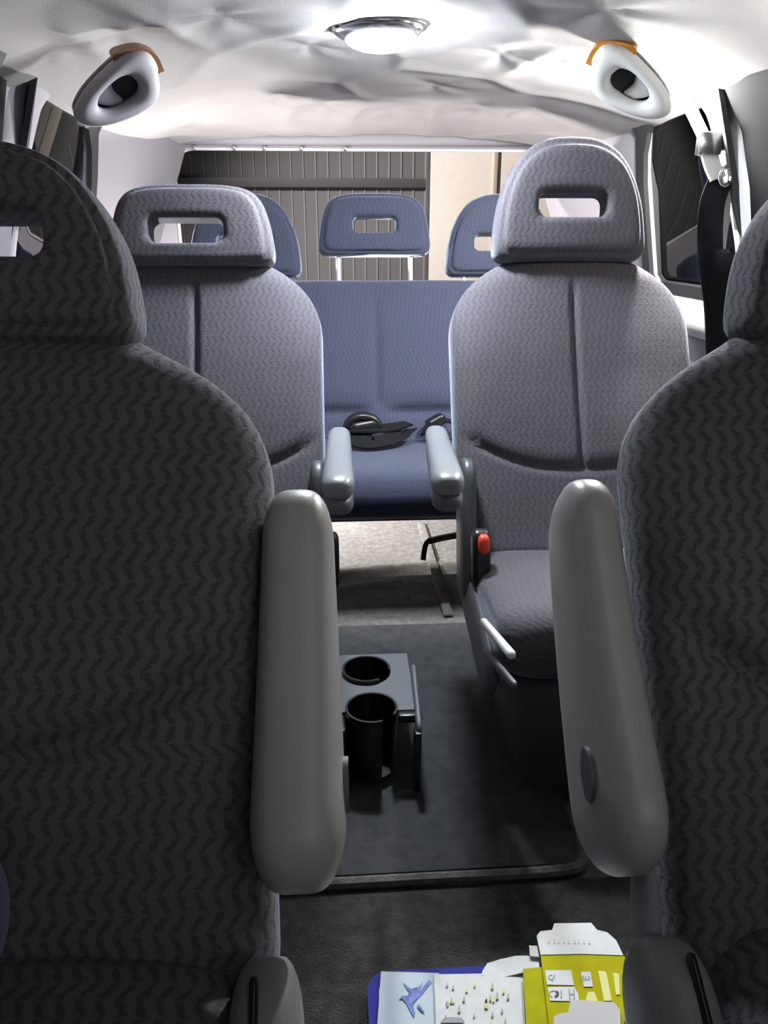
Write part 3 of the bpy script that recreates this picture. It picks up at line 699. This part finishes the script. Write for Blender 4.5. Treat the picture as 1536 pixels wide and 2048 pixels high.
# ---------------------------------------------------------------- floor mat, cup holder
bmx = bmesh.new()
mo = rrect(-.56, .872, .262, 1.642, .03)
fm = plate('floor_mat', [(x, y + (.012 * math.sin(x * 7) if y < 1 else 0)) for x, y in mo], [], lambda a, b, h: V((a, b, h)), .012, M['mat_'])
tag(fm, 'dark carpet mat on the floor of the aisle between the seat rows', 'mat')
pp = tube('bound_edge', [(x, y, .011) for x, y in [(-.56, .872), (-.3, .866), (0, .868), (.2, .870), (.25, .885), (.262, .93), (.262, 1.0)]], .009, M['carpet'], 8, 40); pp.parent = fm
ch = thing('cup_holder', 'black fold-out double cup holder low beside the left middle row seat', 'cup holder', (-.055, 1.16, 0))
cups = ((-.056, 1.105), (-.060, 1.228))
hol = [circ(cx_, cy_, .0445, 36) for cx_, cy_ in cups]
part(plate('tray', rrect(-.128, 1.09, -.006, 1.285, .012), [], lambda a, b, h: V((a, b, .098 + h)), .004, M['dark']) if False else
     plate('tray', [(-.134, 1.29), (-.134, 1.10)] + [(cups[0][0] + .0445 * math.cos(math.radians(a)), cups[0][1] + .0445 * math.sin(math.radians(a))) for a in range(180, -1, -10)] + [(.020, 1.105), (.020, 1.29)], hol[1:], lambda a, b, h: V((a, b, .132 + h)), .008, M['greyp']), ch)
def cup(cx_, cy_, a0, a1, z0, z1, r0=.0445):
    bm = bmesh.new(); n = 40; rings = []
    for i in range(n + 1):
        a = math.radians(lerp(a0, a1, i / n)); cs, sn = math.cos(a), math.sin(a)
        rings.append([bm.verts.new((cx_ + r * cs, cy_ + r * sn, z)) for r, z in ((r0 * .9, z0), (r0, z1), (r0 - .004, z1), (r0 * .9 - .004, z0))])
    for i in range(n):
        for j in range(4): bm.faces.new((rings[i][j], rings[i][(j + 1) % 4], rings[i + 1][(j + 1) % 4], rings[i + 1][j]))
    bm.faces.new(rings[0]); bm.faces.new(rings[-1][::-1])
    o1 = obj('cup', bm, M['black']); return o1
for (cx_, cy_), (a0, a1) in zip(cups, ((-32, 292), (-8, 300))):
    o = part(cup(cx_, cy_, a0, a1, .03, .148), ch)
    d_ = plate('cup_floor', circ(cx_, cy_, .040, 30), [], lambda a, b, h: V((a, b, .028 + h)), .004, M['black']); d_.parent = o
part(capsule('side_flange', (.026, 1.225, .145), (.020, 1.055, .125), (1, 0, 0), .0055, .018, M['greyp'], 3), ch)
part(box('cross_arm', (-.012, 1.085, .126), (.028, 1.10, .142), M['black'], .003), ch)
part(box('foot', (-.135, 1.06, .0), (-.10, 1.25, .135), M['black'], .006), ch)
part(box('foot', (.012, 1.05, .012), (.024, 1.075, .13), M['black'], .004), ch)
tr = box('seat_track', (.150, 1.70, -.002), (.175, 2.35, .006), M['carpet'], .003)
tag(tr, 'narrow seat track set in the carpet under the bench', 'track')

# ---------------------------------------------------------------- things on the floor between the near seats
pl = thing('plastic_tray', 'flat tray with blue rim holding papers on the aisle floor', 'tray', (.07, .6, .01))
part(plate('tray_base', rrect(-.074, .45, .235, .704, .02), [], lambda a, b, h: V((a, b, .004 + h)), .008, M['pink']), pl)
part(plate('rim', rrect(-.081, .442, .24, .712, .026), [rrect(-.067, .456, .23, .698, .018)], lambda a, b, h: V((a, b, .002 + h)), .022, M['blue']), pl)
part(plate('inner_rim', rrect(-.067, .458, .226, .698, .016), [rrect(-.060, .464, .220, .690, .012)], lambda a, b, h: V((a, b, .006 + h)), .021, M['clear']), pl)
def sheet(name, px, z, mat_, thick=.0012, lift=None):
    P = [at(u, v, Z=z) for u, v in px]
    return plate(name, [(p.x, p.y) for p in P], [], lambda a, b, h: V((a, b, z + h + (lift(a, b) if lift else 0))), thick, mat_)
pc = thing('laminated_picture', 'shiny pale laminated picture with blue drawing at the tray left side', 'picture', (-.04, .66, .03))
part(sheet('sheet', [(762, 1945), (878, 1948), (880, 2090), (752, 2090)], .028, M['clear'], .0018), pc)
for kz, st in enumerate(([(858, 1960), (838, 1985), (824, 2002), (829, 2005), (846, 1988), (863, 1966)], [(806, 1966), (822, 1978), (838, 1974), (846, 1962), (840, 1984), (834, 1998), (826, 2010), (830, 2026), (828, 2036), (818, 2018), (812, 2006), (804, 1998), (798, 2000), (803, 1992), (816, 1992), (818, 1984)], [(838, 2008), (850, 2026), (842, 2022), (834, 2012)])):
    part(sheet('drawing', st, .0299 + .0007 * kz, M['ink'], .0006), pc)
ws = thing('paper_sheet', 'flat white printed sheet lying across the tray middle', 'paper', (.03, .66, .034))
part(sheet('sheet', [(868, 1950), (1046, 1946), (1052, 2092), (874, 2092)], .034, M['paper'], .0012, lambda a, b: .0012 * math.sin(a * 40)), ws)
for i in range(26):
    u = 884 + 150 * random.random(); v = 1962 + 80 * random.random(); L_ = 5 + 8 * random.random()
    part(sheet('print_mark', [(u, v), (u + 3, v), (u + 1 + L_ * .2, v + L_), (u - 2, v + L_)], 0.0367, M['olive'] if i % 3 else M['pale'], .0004), ws)
part(sheet('print_mark', [(886, 2038), (900, 2034), (924, 2036), (930, 2046), (880, 2046)], .0367, M['grink'], .0004), ws)
cp = thing('curled_paper', 'curled white paper scrap at the tray top edge beside the carton', 'paper', (.09, .71, .03))
P0 = [at(u, v, Z=.036) for u, v in ((966, 1938), (975, 1924), (1000, 1917), (1030, 1915), (1056, 1918), (1078, 1925), (1078, 1945), (1000, 1952), (962, 1950))]
part(plate('sheet', [(p.x, p.y) for p in P0], [], lambda a, b, h: V((a, b, .036 + h + .10 * max(0, b - .70) + .004 * math.sin(a * 60))), .0012, M['paper'], sub=2), cp)
ct = thing('carton', 'yellow and white flattened carton with open end flap lying on the tray', 'carton', (.17, .68, .045))
ZC = .046
part(sheet('side_panel', [(1046, 1940), (1086, 1936), (1104, 2092), (1054, 2092)], ZC - .003, M['yellow'], .002), ct)
part(sheet('front_panel', [(1081, 1912), (1160, 1910), (1246, 1914), (1258, 1930), (1252, 1950), (1246, 2092), (1102, 2092)], ZC, M['yellow'], .003), ct)
part(sheet('end_flap', [(1073, 1875), (1080, 1866), (1104, 1863), (1108, 1850), (1182, 1849), (1194, 1863), (1214, 1868), (1232, 1884), (1246, 1914), (1160, 1911), (1081, 1913)], ZC + .001, M['paper'], .003), ct)
part(sheet('tuck_tab', [(1058, 1893), (1074, 1894), (1078, 1916), (1060, 1914)], ZC - .002, M['paper2'], .002), ct)
zl = ZC + .0035
part(sheet('label_panel', [(1090, 1941), (1142, 1941), (1148, 1971), (1094, 1970)], zl, M['paper'], .0006), ct)
part(sheet('label_panel', [(1095, 1975), (1148, 1974), (1156, 1988), (1158, 2003), (1100, 2002)], zl, M['paper'], .0006), ct)
part(sheet('label_panel', [(1161, 1944), (1181, 1944), (1186, 1974), (1168, 1974)], zl, M['paper'], .0006), ct)
for q in ([(1196, 1942), (1212, 1944), (1224, 2002), (1208, 2002)], [(1226, 1946), (1238, 1948), (1240, 1990), (1232, 1990)], [(1176, 1984), (1188, 1984), (1196, 2004), (1170, 2004)]):
    part(sheet('faded_stripe', q, zl, M['pale'], .0005), ct)
za = zl + .0008
def arc_stroke(u, v, r, a0, a1, w_):
    A = [math.radians(lerp(a0, a1, i / 10)) for i in range(11)]
    return [(u + r * math.cos(a), v + r * .9 * math.sin(a)) for a in A] + [(u + (r - w_) * math.cos(a), v + (r - w_) * .9 * math.sin(a)) for a in A[::-1]]
for q, m_ in ((arc_stroke(1106, 1988, 8, 100, 300, 2), 'grink'), (arc_stroke(1110, 1988, 8, -80, 95, 5), 'blink'), ([(1121, 1980), (1124, 1980), (1124, 1996), (1121, 1996)], 'grink'),
              ([(1137, 1979), (1140, 1979), (1141, 1998), (1138, 1998)], 'grink'), ([(1146, 1979), (1149, 1979), (1150, 1998), (1147, 1998)], 'grink'), ([(1140, 1987), (1147, 1987), (1147, 1990), (1140, 1990)], 'grink'),
              (arc_stroke(1102, 1955, 6, 60, 300, 2), 'grink'), ([(1108, 1950), (1111, 1949), (1106, 1962), (1103, 1962)], 'grink'),
              ([(1164, 1952), (1167, 1951), (1170, 1961), (1167, 1962)], 'grink'), (arc_stroke(1175, 1956, 5, -60, 220, 2), 'grink')):
    part(sheet('print_mark', q, za, M[m_], .0004), ct)
for i in range(9):
    u = 1096 + i * 10 + 3 * random.random(); part(sheet('print_mark', [(u, 1880), (u + 2, 1880), (u + 3, 1887), (u, 1887)], ZC + .0048, M['paper2'], .0003), ct)
gp = thing('paper_scrap', 'grey white torn paper lying on the yellow carton', 'paper', (.17, .64, .056))
part(sheet('sheet', [(1141, 2003), (1228, 2004), (1240, 2018), (1243, 2092), (1104, 2092), (1108, 2034), (1118, 2030), (1136, 2028)], ZC + .009, M['paper2'], .0012, lambda a, b: .002 * math.sin(a * 50)), gp)
# blue cloth bundle at the left edge of the frame, on the near left seat
bl = loft('blue_cloth_bundle', [(at(-62, 1815, Y=.40) + V((0, 0, -.055 + .11 * i / 16)), X1, V((0, 1, 0)), .021 * math.sin(PI * (i + .4) / 16.8) ** .5, .03 * math.sin(PI * (i + .4) / 16.8) ** .5, 2.3) for i in range(17)], M['bluecloth'], rect_th(28))
tag(bl, 'rounded bundle of blue cloth resting against the near left seat', 'cloth')
